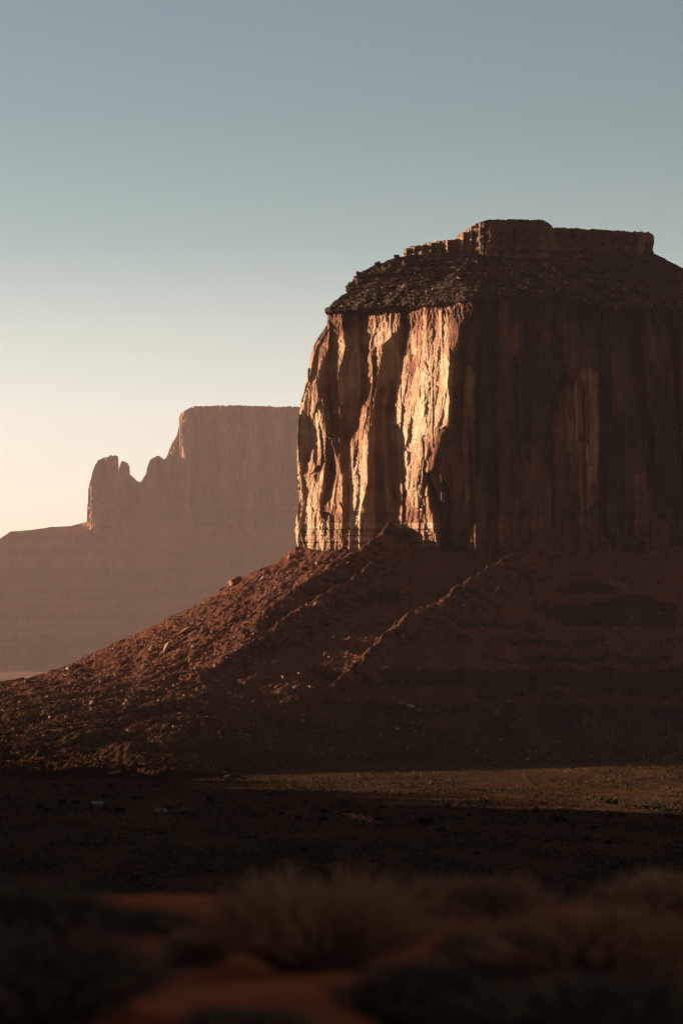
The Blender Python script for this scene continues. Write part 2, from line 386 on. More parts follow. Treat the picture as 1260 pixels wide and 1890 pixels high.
# ---------------------------------------------------------------- the butte: ledgy upper slope
SL = ([440, 452, 462, 470, 474, 480, 490, 503, 515, 525, 548, 566, 576, 582], [866, 835, 795, 765, 738, 716, 692, 668, 655, 643, 636, 618, 600, 600])
SR = ([440, 468, 477, 495, 530, 575, 582], [1200, 1205, 1225, 1260, 1400, 1540, 1546])
def slope_front(px, py):
    q = py + 4 * fbm(px * .013, py * .02, 2., 4)
    t_ = np.clip((578 - q) / 122, 0, 1.15)
    n = 13.0
    k = np.floor(t_ * n); f = t_ * n - k
    hard = .45 + .5 * cells(k, 3)
    st = (k + np.where(f < hard, .10 * f / hard, .10 + .90 * (f - hard) / (1 - hard))) / n
    Y = 1506 + 70 * st
    cor = 862 + 8 * fbm(py * .03, 1.)
    Y = Y + (.92 - .56 * np.clip(t_, 0, 1)) * .29 * np.clip(cor - px, 0, None) + .015 * np.clip(px - cor, 0, None)
    Y = Y + np.where(px > 1150, 75 * (np.clip((px - 1150) / 395, 0, 1)) ** 2.2, 0)
    Y = Y + 1.0 * fbm(px * .035, py * .10, 7., 5, .65) + 1.5 * (cells(px / 8. + 2 * pn(px * .03, py * .12) + 7 * cells(k, 5), 4) - .5) + .9 * (cells((px + py) / 4.3, 8) - .5)
    gl = ridge(px * .02 + py * .012, py * .004, 3., 2)
    return Y - 1.8 * (gl - .7)
nr = 190; pyr = np.linspace(440, 582, nr)
l_ = ip(pyr, *SL) + 3.0 * fbm(pyr * .12, 4.4, 0., 4) + 7 * (cells(pyr / 7.3, 3) - .5); r_ = ip(pyr, *SR) + 2 * fbm(pyr * .12, 9.4, 0., 4)
u = np.concatenate([np.linspace(0, .33, 330), np.linspace(.33, .72, 400)[1:], np.linspace(.72, 1, 60)[1:]])
px = l_[:, None] + (r_ - l_)[:, None] * u[None]; py = np.repeat(pyr[:, None], len(u), 1)
Y = slope_front(px, py)
py = py + (ip(px, *RIM) + 2.5 + 5.0 * fbm(px * .04, 6.3, 0, 4) + 4.5 * (cells(px / 11. + pn(px * .05, 1.), 5) - .5) - 582) * sstep(505, 582, py)
Vs = np.stack([PX(px, Y), Y, PZ(py, Y)], -1)
under(loft('ledge_slope', Vs, np.linspace(60, 130, nr), M_ledge))

# ---------------------------------------------------------------- the butte: cap rock
def cap_part(name, top, base, px_a, px_b, fY, thick, step=.8, nr=95, mat=M_cap):
    p = np.arange(px_a, px_b + .01, step)
    tp = ip(p, *top) + 1.0 * fbm(p * .12, 2.2, 0., 4) + 1.5 * (cells(p / 4.1, 3) - .5) + 1.3 * (cells(p / 11., 8) - .5)
    tp[0] = tp[1]; bs = ip(p, *base)
    q = np.linspace(0, 1, nr)[:, None] * (bs - tp)[None] + tp[None]
    pp = np.repeat(p[None], nr, 0)
    Y = fY(pp, q)
    return under(slab(name, np.stack([PX(pp, Y), Y, PZ(q, Y)], -1), thick, mat))
def cap_front(px, py):
    Y = 1564 + 1.5 * .29 * np.clip(886 + 3 * pn(py * .15, 2.) - px, 0, None) + .01 * (px - 886)
    Y = Y + 22 * sstep(1165, 1210, px) ** 2
    Y = Y + 5 * sstep(1005, 1030, px) - 1.5 * sstep(440, 452, py)
    jx = px + 3 * pn(px * .05, py * .04, 3.)
    Y = Y + 4.0 * (cells(jx / 23., 3) - .5) + 2.2 * (cells(jx / 9.3, 6) - .5) + 1.2 * (cells(jx / 4.1, 7) - .5) + 1.2 * fbm(px * .09, py * .12, 3., 4, .6)
    Y = Y + 3.0 * (cells((py + 2.0 * pn(px * .03, 1.)) / 7., 4) - .5)
    # an undercut below the rim
    return Y + 3.0 * sstep(434, 446, py) * (1 - sstep(455, 466, py)) * sstep(1020, 1040, px)
cap_part('cap_rock', ([860, 866, 872, 878, 888, 900, 950, 1000, 1008, 1015, 1021, 1060, 1100, 1150, 1196, 1203, 1207],
                      [432, 424, 417, 412, 409, 406, 405, 406, 409, 415, 420, 421, 423.5, 426, 429, 432, 438]),
         ([862, 900, 1000, 1190, 1200, 1207], [466, 472, 480, 482, 474, 446]), 864, 1207, cap_front, 95)
def shelf_front(px, py):
    Y = 1572 + .40 * .29 * np.clip(866 - px, 0, None)
    jx = px + 2.5 * pn(px * .06, py * .05, 5.)
    f = jx / 15. - np.floor(jx / 15.)
    return Y + 5.0 * (1 - f) - 2.5 + 2.6 * (cells(jx / 15., 2) - .5) + 1.0 * (cells(jx / 5., 6) - .5) + 1.0 * fbm(px * .1, py * .13, 9., 4, .6) + 1.2 * (cells(py / 7., 2) - .5)
cap_part('rim_shelf', ([744, 747, 752, 757, 775, 800, 820, 841, 843, 850, 857, 862, 868, 880],
                       [470, 459, 457, 454, 452, 446, 443, 441, 435, 429, 427, 422, 418, 412]),
         ([744, 780, 880], [474, 478, 474]), 744, 870, shelf_front, 60, .6, 70, M_shelf_lit)

# ---------------------------------------------------------------- the butte: talus apron
bpx = np.array([549, 590, 632, 660, 700, 736, 764, 806, 860, 930, 1010, 1090, 1170, 1250, 1330, 1400, 1450, 1490, 1520, 1540.])
bY = cliff_front(bpx, np.full(len(bpx), 1020.)) + 1
bY = np.where(bpx >= 860, 1500 + .012 * (bpx - 806) + np.where(bpx > 1230, 95 * (1 - np.sqrt(np.clip(1 - ((bpx - 1230) / (RIGHT - 1230)) ** 2, 0, 1))), 0), bY)
base_line = np.stack([PX(bpx, bY), bY], -1)
base_line = np.concatenate([[[base_line[0, 0] + 30, base_line[0, 1] + 150]], [[base_line[0, 0] + 1, base_line[0, 1] + 30]], base_line,
                            [[base_line[-1, 0] - 10, base_line[-1, 1] + 120]], [[base_line[-1, 0] - 90, base_line[-1, 1] + 170]]])
def seg_dist(x, y, P):
    best = np.full(x.shape, 1e9); par = np.zeros(x.shape); inside = np.zeros(x.shape, bool)
    acc = 0.0
    for i in range(len(P) - 1):
        a, b_ = P[i], P[i + 1]; d_ = b_ - a; l2 = (d_ ** 2).sum()
        t_ = np.clip(((x - a[0]) * d_[0] + (y - a[1]) * d_[1]) / l2, 0, 1)
        dd = np.hypot(x - a[0] - t_ * d_[0], y - a[1] - t_ * d_[1])
        m_ = dd < best; best = np.where(m_, dd, best); par = np.where(m_, acc + t_ * math.sqrt(l2), par)
        acc += math.sqrt(l2)
    return best, par
def in_poly(x, y, P):
    ins = np.zeros(x.shape, bool); n = len(P); j = n - 1
    for i in range(n):
        c = ((P[i][1] > y) != (P[j][1] > y)) & (x < (P[j][0] - P[i][0]) * (y - P[i][1]) / (P[j][1] - P[i][1] + 1e-9) + P[i][0])
        ins ^= c; j = i
    return ins
GZ = -53.0
LEFT_D = ([0, 12, 34, 63, 88, 124, 150, 175, 215, 270, 340, 420, 500], [56, 47, 34, 18, 5.5, -12, -21, -25.5, -32, -39.5, -47.5, -54.5, -60])
FRONT_D = ([0, 10, 34, 63, 88, 119, 121, 143, 145, 170, 183, 195, 220, 260, 330], [51, 44, 31, 14.5, 3, -12.5, -24, -29.5, -38.5, -45, -48.5, -51, -54.5, -57, -60])
RIDGES = [  # crest lines on the talus: (x, y, height of the crest)
 [(31, 1527, 69), (22, 1516, 60), (8, 1500, 50.5), (-14, 1484, 36), (-40, 1464, 19)],
 [(31, 1508, 54), (13, 1482, 39.5), (-15, 1455, 22.5), (-40, 1434, 6), (-62, 1416, -8), (-80, 1400, -20)],
 [(103, 1495, 56.5), (92, 1482, 49.5), (62, 1449, 31.5), (30, 1414, 12.5), (6, 1387, -10), (-10, 1372, -24)],
]
def ground_z(x, y):
    r = np.hypot(x, y); a = np.abs(np.arctan2(x, y))
    z = GZ + 1.1 * fbm(x / 160., y / 160., 1., 3) + .35 * fbm(x / 24., y / 24., 2., 3) + .10 * fbm(x / 5., y / 5., 3., 3)
    z = z - 21 * sstep(2600, 9000, r)
    # the knoll under the camera
    edge = 18.2 + 1.3 * pn(x / 3.1, 4.4) + .6 * pn(x / 1.1, 2.2)
    k = sstep(0, 75, r - edge)
    kn = -1.60 + .10 * fbm(x / 2.6, y / 2.6, 6., 4) + .05 * (17 - np.clip(r, 10, 17)) * .4
    drop = kn - np.clip(r - edge, 0, None) * .75
    return np.where(r < 140, np.maximum(drop, np.minimum(z, -45)) * (1 - sstep(60, 130, r)) + z * sstep(60, 130, r), z)
def talus_z(x, y):
    x, y = np.broadcast_arrays(np.asarray(x, float), np.asarray(y, float))
    d, s = seg_dist(x, y, base_line)
    ins = in_poly(x, y, base_line)
    wf = sstep(-85, 20, x)
    wob = 1 + .14 * fbm(s / 45., d / 160., 3., 4)
    dl = d * wob
    front = ip(dl, *FRONT_D); left = ip(d * (1 + .04 * fbm(s / 60., 2.2, 0, 2)), *LEFT_D)
    brk_w = sstep(-30, 8, x)
    # the resistant beds: break into risers, broken by debris in places
    brk = sstep(-.35, .25, fbm(s / 32., np.where(dl > 132, 3.3, 8.1), 8., 3))
    smooth_f = ip(dl, [0, 10, 34, 63, 88, 118, 195, 220, 260, 330], [51, 44, 31, 14.5, 3, -13, -51, -54.5, -57, -60])
    front = smooth_f + (front - smooth_f) * (.6 + .6 * brk) * brk_w
    front = front + 1.1 * (cells(s / 5.5 + .8 * pn(s / 9., d / 9.), 3) - .5) * (np.exp(-((dl - 120) / 3.) ** 2) + np.exp(-((dl - 144) / 3.) ** 2))
    z = left * (1 - wf) + front * wf
    # small beds on the upper right
    hb = 8.3
    zb = z / hb + .22 * fbm(s / 40., 3., 7., 3); kb = np.floor(zb); fb = zb - kb
    rise = .08 + .10 * cells(kb, 6)
    g_ = np.where(fb < rise, fb * (.42 / rise), .42 + (fb - rise) * (.58 / (1 - rise)))
    mb = sstep(-.12, .22, fbm(s / 36., kb * 2.3, 4., 3) + .12 * sstep(40, 110, x)) * sstep(10, 26, d) * sstep(-30, 20, x) * (1 - sstep(-16, -10, -z) * 0)
    z = z + mb * (g_ - fb) * hb
    for c in ((1085, 1098, 60, 5.0), (1120, 1128, 110, 8.0), (700, 1103, 45, 2.0), (610, 1098, 28, 2.5)):
        cx = PX(c[0], 1450.); zz = PZ(c[1], 1450.)
        wgt = np.exp(-((x - cx) / (c[2] * .29)) ** 4)
        z = z + wgt * c[3] * np.tanh((z - zz) / 1.2) * np.exp(-((z - zz) / 6.) ** 2)
    for P in RIDGES:
        P = np.array(P, float)
        wx_ = x + 2.5 * fbm(x / 14., y / 14., 4., 3); wy_ = y + 2.5 * fbm(x / 14., y / 14., 9., 3)
        dd, pp = seg_dist(wx_, wy_, P[:, :2])
        acc = np.concatenate([[0], np.cumsum(np.hypot(*(np.diff(P[:, :2], axis=0).T)))])
        cz = ip(pp, acc, P[:, 2]) + 1.5 * fbm(x / 6., y / 6., 2., 4, .6) - .5 - .62 * dd - .012 * dd * dd
        kk = 1.6
        hh = np.clip(.5 + .5 * (cz - z) / kk, 0, 1); z = z + (cz - z) * hh + kk * hh * (1 - hh)
    # gullies and low spurs running down the slope
    amp = sstep(8, 60, d) * (1 - .55 * sstep(230, 330, d))
    th = s / 30. + .35 * fbm(x / 60., y / 60., 2., 3)
    z = z + amp * (1.5 * (ridge(th, d / 220., 5., 2) - .8) + .9 * (ridge(th * 2.7, d / 130., 1., 2) - .8) * sstep(20, 90, d))
    lw = 1 - wf
    z = z + lw * sstep(95, 150, d) * 2.8 * (ridge(s / 21. + .5 * fbm(x / 70., y / 70., 6., 3), d / 190., 3., 2) - .75)
    z = z + 1.5 * fbm(x / 17., y / 17., 5., 5, .6) + .45 * fbm(x / 2.7, y / 2.7, 7., 3, .6)
    z = np.where(ins, np.maximum(z, 46 + 2 * pn(x / 20., y / 20.)), z)
    rear = sstep(1600, 1720, y)
    return z
def core(a, b_, step, lo, hi, cs):
    return np.concatenate([np.arange(lo, a, cs), np.arange(a, b_, step), np.arange(b_, hi + .1, cs)])
gx = core(-205, 190, .72, -520, 640, 7.); gy = core(1235, 1572, .68, 1030, 1900, 7.)
GX, GY = np.meshgrid(gx, gy)
GZt = talus_z(GX, GY)
Vt = np.stack([GX, GY, GZt], -1)
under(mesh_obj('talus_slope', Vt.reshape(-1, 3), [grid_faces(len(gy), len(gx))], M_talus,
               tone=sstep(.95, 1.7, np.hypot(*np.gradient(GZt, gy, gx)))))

def surf_z(x, y):
    g_ = ground_z(np.asarray(x, float), np.asarray(y, float))
    return np.maximum(g_, np.where((np.asarray(y) > 1150), talus_z(x, y), -1e3))
def hit(px, py, y0=600., y1=1590., step=.5):
    """where the sight line of that pixel first meets the valley or the talus"""
    Y = np.arange(y0, y1, step)
    z = surf_z(PX(px, Y), Y); zr = PZ(py, Y)
    k = np.argmax(zr <= z) if np.any(zr <= z) else len(Y) - 1
    return PX(px, Y[k]), Y[k], z[k]

# ---------------------------------------------------------------- ground: one sheet from the knoll to the far plain
rad = np.concatenate([[.5, 2, 4, 7], np.arange(9, 22, .09), np.linspace(22.3, 140, 60), np.linspace(150, 560, 40),
                      53 * F / np.arange(1680 - HOR, 1382 - HOR, -.62), 53 * F / np.arange(1382 - HOR, 25, -1.5), [11800., 12500.]])
rad = np.unique(np.round(rad, 3)); rad = rad[rad < 12600]
ang = np.concatenate([np.linspace(-180, -30, 40), np.linspace(-29, -8.2, 40), np.linspace(-8, 8, 860), np.linspace(8.2, 29, 40), np.linspace(30, 180, 40)[:-1]])
A_, R_ = np.meshgrid(np.radians(ang), rad)
x = R_ * np.sin(A_); y = R_ * np.cos(A_)
Vg = np.stack([x, y, ground_z(x, y)], -1)
ctr = np.array([[0, 0, -1.6]])
vv = np.concatenate([Vg.reshape(-1, 3), ctr]); n = len(ang); k = np.arange(n)
kind(mesh_obj('ground', vv, [grid_faces(len(rad), n, True)[:, ::-1], np.stack([np.full(n, len(vv) - 1), (k + 1) % n, k], -1)], M_ground), 'structure')

# ---------------------------------------------------------------- the far mesa
mesa = thing('mesa', 'hazy distant mesa with a detached tower and needle at its left end', 'mesa', (-470, 8900, -72))
bpy.context.view_layer.update()
def under2(o): o.parent = mesa; o.matrix_parent_inverse = mesa.matrix_world.inverted(); return o
def far_front(px, py, Y0, amp=1.4):
    jx = px + 5 * pn(px * .02, py * .02, 1.)
    Y = Y0 + amp * (40 * (cells(jx / 37., 2) - .5) + 18 * (cells(jx / 14., 5) - .5)) + amp * 9 * fbm(px * .06, py * .015, 3., 4) - amp * 8 * (ridge(px * .03, py * .006, 3., 3) - .8)
    Y = Y + 5 * fbm(px * .15, py * .12, 2., 3)
    Y = Y - .8 * np.clip(py - 925, 0, None) + 9 * (cells((py + 2 * pn(px * .02, 1.)) / 9., 3) - .5) * sstep(905, 925, py)
    return Y
def far_part(name, top, base, a, b_, Y0, thick, step=1.0, nr=120, roundl=0, roundr=0, amp=1.0, taper=0.0):
    p = np.arange(a, b_ + .01, step)
    tp = ip(p, *top) + 1.2 * fbm(p * .2, 6.6, 0., 4) + 1.8 * (cells(p / 4.3, 1) - .5); bs = ip(p, *base)
    tp = np.minimum(tp, bs - 1)
    q = np.linspace(0, 1, nr)[:, None] * (bs - tp)[None] + tp[None]; pp = np.repeat(p[None], nr, 0)
    Y = far_front(pp, q, Y0, amp)
    if roundl: Y = Y + 1.0 * (1 - np.clip((pp - a) / roundl, 0, 1)) ** 2 * roundl
    if roundr: Y = Y + 1.2 * (1 - np.clip((b_ - pp) / roundr, 0, 1)) ** 2 * roundr
    return under2(slab(name, np.stack([PX(pp, Y), Y, PZ(q, Y)], -1), thick, M_far, taper=taper))
FB = ([150, 1900], [985, 985])
far_part('cliff', ([256, 258, 262, 266, 270, 272, 274, 279, 285, 292, 298, 303, 306, 309, 313, 320, 327, 331, 329.5, 333, 338, 345, 352, 365, 430, 555, 700, 800, 1100, 1380, 1430, 1480],
                   [900, 893, 888, 880, 873, 863, 857, 846, 843, 842, 844, 847, 847, 841, 829, 813, 803, 785, 772, 763, 759, 755, 752, 749, 748, 751, 756, 760, 752, 765, 800, 930]), FB, 256, 1480, 8500, 900, .8, 150, 22, amp=1.9)
far_part('tower', ([161, 161.6, 162.4, 163, 163.4, 165, 168.5, 170.5, 173, 176, 179, 181, 187, 189, 195, 205, 212, 217, 218.4, 219, 219.6, 220.5, 221],
                   [960, 934, 930, 921, 905, 895, 884, 873, 866, 858, 855, 850, 847, 845, 844, 841, 840.5, 841, 843, 852, 866, 880, 900]), FB, 161, 221, 8480, 80, .4, 120, 5, 3, .7, .18)
far_part('needle', ([214, 218, 220, 221, 222.5, 224, 226, 230, 232, 233.5, 235, 235.6, 237, 240, 244, 247, 250, 253, 257, 261, 266, 272],
                    [910, 885, 870, 862, 858, 853, 851, 851, 854, 856, 861, 872, 875, 876, 881, 882, 886, 886, 890, 889, 894, 905]), FB, 214, 272, 8507, 70, .4, 100, 4, 4, .5, .2)
# its ledged talus
FT = ([-900, -600, -300, -100, -30, 0, 10, 20, 60, 93, 130, 150, 163, 260, 1480, 1700, 2000], [1240, 1215, 1125, 1050, 1008, 995, 988, 981, 978, 973, 971, 966, 962, 960, 960, 1080, 1240])
p = np.concatenate([np.linspace(-900, -30, 60), np.arange(-26, 570, 1.3), np.linspace(575, 2000, 110)])
tp = ip(p, *FT) + .6 * fbm(p * .1, 1.1, 0., 4)
q = np.linspace(0, 1, 230)[:, None] * (1247 - tp)[None] + tp[None]; pp = np.repeat(p[None], 230, 0)
tt = (q - 960) / 287.
qq = tt * 11 + .5 * fbm(pp * .008, q * .01, 2., 3); kq = np.floor(qq); fq = qq - kq
hq = .2 + .6 * cells(kq, 4)
st = (kq + np.where(fq < hq, .35 * fq / hq, .35 + .65 * (fq - hq) / (1 - hq))) / 11
Y = 8500 - 800 * st - 14 * fbm(pp * .03 + q * .01, q * .012, 3., 5) * sstep(0, 60, q - tp[None]) - 14 * (ridge(pp * .02, q * .004, 2., 3) - .8)
Y = Y - np.clip(170 - pp, 0, None) * .25
V = np.stack([PX(pp, Y), Y, PZ(q, Y)], -1)
under2(slab('talus_slope', V, 950, M_far_slope))

# ---------------------------------------------------------------- the long hill out of view, added to shade the near plain and air
hy = np.linspace(-500, 1720, 240); hu = np.linspace(-1, 1, 60)
HY, HU = np.meshgrid(hy, hu, indexing='ij')
hh = ip(HY, [-500, -300, 1120, 1150, 1220, 1436, 1496, 1600, 1720], [120, 330, 320, 240, 93, 74, 62, 24, -4]) * (1 + .06 * fbm(HY / 70., 2., 0., 4) + .09 * sstep(1150, 1230, HY) * fbm(HY / 26., 7., 0., 4)) + 4 * (cells(HY / 31., 3) - .5)
prof = np.clip(1.25 - 1.25 * np.abs(HU), 0, 1) ** 1.1
V = np.stack([-780 + HU * 330 + 25 * fbm(HY / 120., 5., 0., 3), HY, GZ - 3 + np.maximum(hh, 0) * prof + 3 * fbm(HY / 40., HU * 6, 1., 4) * prof], -1)
kind(mesh_obj('shading_hill', V.reshape(-1, 3), [grid_faces(240, 60)], M_talus), 'structure')

# ---------------------------------------------------------------- loose rock
def hull(seed, sx_=1, sy_=1, sz_=1, n=13):
    r_ = np.random.default_rng(seed)
    P = r_.uniform(-1, 1, (n, 3)); P /= np.maximum(np.linalg.norm(P, axis=1)[:, None], .75) ; P *= (.5 * sx_, .5 * sy_, .5 * sz_)
    bm = bmesh.new()
    for q_ in P: bm.verts.new(q_)
    bmesh.ops.convex_hull(bm, input=bm.verts[:])
    bmesh.ops.delete(bm, geom=[v_ for v_ in bm.verts if not v_.link_faces], context='VERTS')
    bm.verts.index_update()
    vv_ = np.array([v_.co[:] for v_ in bm.verts]); ff = np.array([[v_.index for v_ in f_.verts] for f_ in bm.faces if len(f_.verts) == 3])
    bm.free(); return vv_, ff
PROTO = [hull(i, 1.15, .95, .75) for i in range(9)]
def rot_mats(n):
    q_ = rng.normal(size=(n, 4)); q_ /= np.linalg.norm(q_, axis=1)[:, None]
    a, b_, c, d = q_.T
    return np.stack([np.stack([1-2*(c*c+d*d), 2*(b_*c-a*d), 2*(b_*d+a*c)], -1), np.stack([2*(b_*c+a*d), 1-2*(b_*b_+d*d), 2*(c*d-a*b_)], -1),
                     np.stack([2*(b_*d-a*c), 2*(c*d+a*b_), 1-2*(b_*b_+c*c)], -1)], 1)
def scatter(name, P, size, mat):
    vs_, fs_, off = [], [], 0
    which = rng.integers(0, len(PROTO), len(P)); RM = rot_mats(len(P))
    for k_, (pv, pf) in enumerate(PROTO):
        ii = np.nonzero(which == k_)[0]
        W = np.einsum('nij,vj->nvi', RM[ii], pv) * size[ii, None, None] + P[ii, None]
        vs_.append(W.reshape(-1, 3)); fs_.append((pf[None] + (np.arange(len(ii)) * len(pv))[:, None, None]).reshape(-1, 3) + off); off += W.shape[0] * W.shape[1]
    return kind(mesh_obj(name, np.concatenate(vs_), fs_, mat), 'stuff')
n = 26000
x = rng.uniform(-200, 185, n); y = rng.uniform(1265, 1530, n)
keep = (fbm(x / 26., y / 26., 2., 3) + .35 * rng.uniform(-1, 1, n) + .25 * (x < -20)) > -.02
x, y = x[keep], y[keep]
sz = np.clip(np.exp(rng.normal(-.35, .5, len(x))), .3, 2.2)
P = np.stack([x, y, talus_z(x, y) + .12 * sz], -1)
ok = ~in_poly(x, y, base_line) & (P[:, 2] > GZ + 1) & ((P[:, 2] > -16) | (rng.uniform(0, 1, len(x)) < .3))
scatter('scree', P[ok], sz[ok], M_stone)
# rubble on the ledgy upper slope
n = 6500
ii = rng.integers(0, Vs.shape[0], n); jj = (rng.uniform(0, 1, n) ** 1.15 * Vs.shape[1] * .93).astype(int)
P = Vs[ii, jj] + rng.normal(0, .3, (n, 3)); keep = fbm(P[:, 0] / 12., P[:, 2] / 5., 4., 3) > -.15
sz = np.clip(np.exp(rng.normal(-.2, .55, n)), .35, 3.2)
half = rng.uniform(0, 1, len(P)) < .35
scatter('rubble', P[keep & ~half], sz[keep & ~half], M_dark); scatter('rubble', P[keep & half], sz[keep & half], M_rub)

boulder_mesh = []
for i in range(7):
    pv, pf = hull(40 + i, 1.25, 1.0, .8, 17)
    o = mesh_obj('boulder', pv, [pf], M_stone); me = o.data; bpy.data.objects.remove(o)
    bm = bmesh.new(); bm.from_mesh(me)
    bmesh.ops.dissolve_limit(bm, angle_limit=.12, verts=bm.verts[:], edges=bm.edges[:])
    bmesh.ops.bevel(bm, geom=bm.edges[:], offset=.035, segments=1, affect='EDGES')
    bm.to_mesh(me); bm.free(); boulder_mesh.append(me)
mats_b = {}
def boulder_data(i, mat):
    key = (i, mat.name)
    if key not in mats_b:
        me = boulder_mesh[i].copy(); me.materials.clear(); me.materials.append(mat); mats_b[key] = me
    return mats_b[key]
def boulder(loc, size, label, mat=M_stone, rot=None, group=None, shape=(1, 1, 1), i=None):
    i = rng.integers(0, 7) if i is None else i
    o = bpy.data.objects.new('boulder', boulder_data(int(i), mat)); C.objects.link(o)
    o.location = loc; o.scale = [size * q_ for q_ in shape]
    o.rotation_euler = rot if rot is not None else (rng.uniform(-.4, .4), rng.uniform(-.4, .4), rng.uniform(0, 6.28))
    return tag(o, label, 'boulder', group)
for (px_, py_, wpx, label, mat, shape, rot) in [
    (304, 1196, 27, 'large pale slab tilted on edge on the sunlit left talus', M_pale, (1.25, .5, .7), (.1, -.85, .5)),
    (282, 1193, 19, 'pale pointed boulder just left of the large tilted slab on the talus', M_pale, (1.1, .5, .6), (.2, -.9, .3)),
    (434, 1072, 30, 'big dark red block on the talus skyline against the hazy mesa', M_stone, (1.1, .9, .8), (.1, -.3, .2)),
    (131, 1234, 21, 'squat brown boulder with a bright sunlit left side on the lowest skyline of the talus', M_pale, (1.1, .9, .75), (.0, .1, .9)),
    (148, 1235, 20, 'long tilted slab right of the bright boulder on the lower skyline', M_stone, (1.3, .6, .4), (0, -.6, .2)),
    (163, 1246, 16, 'dark blocky boulder below the long tilted slab on the lower left talus', M_dark, (1, 1, .9), (.2, .3, .1)),
    (50, 1258, 14, 'small dark boulder alone on the skyline at the far left of the apron', M_dark, (1, .9, .9), (.1, .2, .5)),
    (505, 1222, 16, 'flat sunlit boulder below the middle of the left talus', M_pale, (1.4, .8, .5), (.1, -.3, .1)),
    (460, 1214, 9, 'small bright upright boulder left of the flat sunlit one', M_pale, (.8, .7, 1.1), (.1, -.2, .4)),
    (742, 1174, 9, 'bright boulder caught by the sun on the long right-hand talus ridge', M_pale, (.9, .8, 1), (.1, -.3, .4)),
    (709, 1237, 14, 'flat orange-lit boulder on the lip of the long dark rock band', M_pale, (1.4, .8, .6), (.1, -.4, .1)),
    (757, 1303, 15, 'grey-brown boulder between the two dark rock bands at the foot of the butte', M_pale, (1.1, .9, .8), (.1, .2, .1)),
    (731, 1345, 15, 'dim grey boulder below the lower rock band', M_pale, (1, .9, .8), (.2, .1, .8)),
    (773, 1316, 14, 'broad dim boulder right of the grey-brown one on the lower slope', M_stone, (1.2, .9, .6), (.1, .1, .4)),
    (912, 1090, 20, 'tall leaning boulder in shade just right of the long talus ridge', M_pale, (1.1, .7, .7), (.1, -.8, .2)),
    (961, 1034, 13, 'round shaded boulder right under the top of the long talus ridge', M_stone, (1, .9, .8), (.1, .3, .2)),
    (940, 1228, 20, 'broad low boulder on the shaded slope above the upper rock band', M_stone, (1.4, .9, .6), (0, .1, .2)),
    (970, 1234, 10, 'small boulder right of the broad low one above the upper rock band', M_stone, (1, .9, .8), (.3, .1, .2)),
    (536, 1026, 15, 'pale leaning slab directly below the left corner of the cliff', M_pale, (1.2, .5, .7), (.1, -1.0, .4)),
    (510, 1084, 9, 'white-sided round boulder below the left corner of the cliff', M_pale, (.8, .8, 1), (.1, -.3, .1)),
    (532, 1057, 9, 'pale grey boulder between the leaning slab and the white-sided one', M_pale, (.9, .8, .9), (.1, .3, .9)),
    (559, 1050, 14, 'dark blue-grey boulder on the upper talus under the cliff corner', M_dark, (1.1, .9, .8), (.2, .2, .2)),
    (484, 1068, 14, 'slanting brown boulder near the upper skyline of the talus', M_pale, (1.2, .7, .7), (.1, -.8, .2)),
    (601, 1124, 5, 'tiny bright round boulder in the shade of the middle talus ridge', M_pale, (1, 1, 1), (0, 0, 0)),
    (590, 1113, 22, 'broad grey-brown boulder beside the tiny bright round one', M_stone, (1.1, .8, .8), (.1, -.2, .3)),
    (259, 1305, 6, 'small round boulder glowing alone on the dim lower apron', M_pale, (1, 1, 1), (.1, .1, .1)),
    (626, 1155, 11, 'upright grey boulder on the shaded middle talus', M_stone, (.8, .8, 1.2), (.1, -.4, .3)),
    (338, 1163, 24, 'wide flat slab above the large tilted slab on the left talus', M_stone, (1.4, .8, .5), (.1, -.4, .3)),
    (575, 1268, 14, 'low brown boulder on the edge of the upper rock band left of centre', M_stone, (1.2, .9, .7), (.2, .2, .9)),
    ]:
    X_, Y_, Z_ = hit(px_, py_ + wpx * .25, 1150)
    s_ = wpx / F * Y_ / 1.1
    boulder((X_, Y_, Z_ + .22 * s_), s_, label, mat, rot, None, shape)
n = 0
while n < 105:
    px_ = random.uniform(60, 1255); py_ = random.uniform(1035, 1360)
    if px_ < 540 and py_ < 1265 - (px_ / 540) * 230 + 14: continue
    if random.random() > (1.0 if px_ < 560 else .5): continue
    X_, Y_, Z_ = hit(px_, py_, 1150)
    if Z_ < GZ + 3 or Y_ > 1560: continue
    s_ = random.choice([1.7, 2.0, 2.4, 2.8, 3.4])
    boulder((X_, Y_, Z_ + .2 * s_), s_, 'rust brown angular boulder strewn with many others over the talus slope of the near butte', M_stone if random.random() < .8 else M_dark, None, 'boulders strewn over the talus slope')
    n += 1
def slope_point(px_, py_):
    d2 = (px - px_) ** 2 + (py - py_) ** 2
    return None
spx = l_[:, None] + (r_ - l_)[:, None] * u[None]; spy = np.repeat(pyr[:, None], len(u), 1)
def slope_hit(px_, py_):
    k_ = np.unravel_index(np.argmin((spx - px_) ** 2 + (spy - py_) ** 2), spx.shape); return Vs[k_]
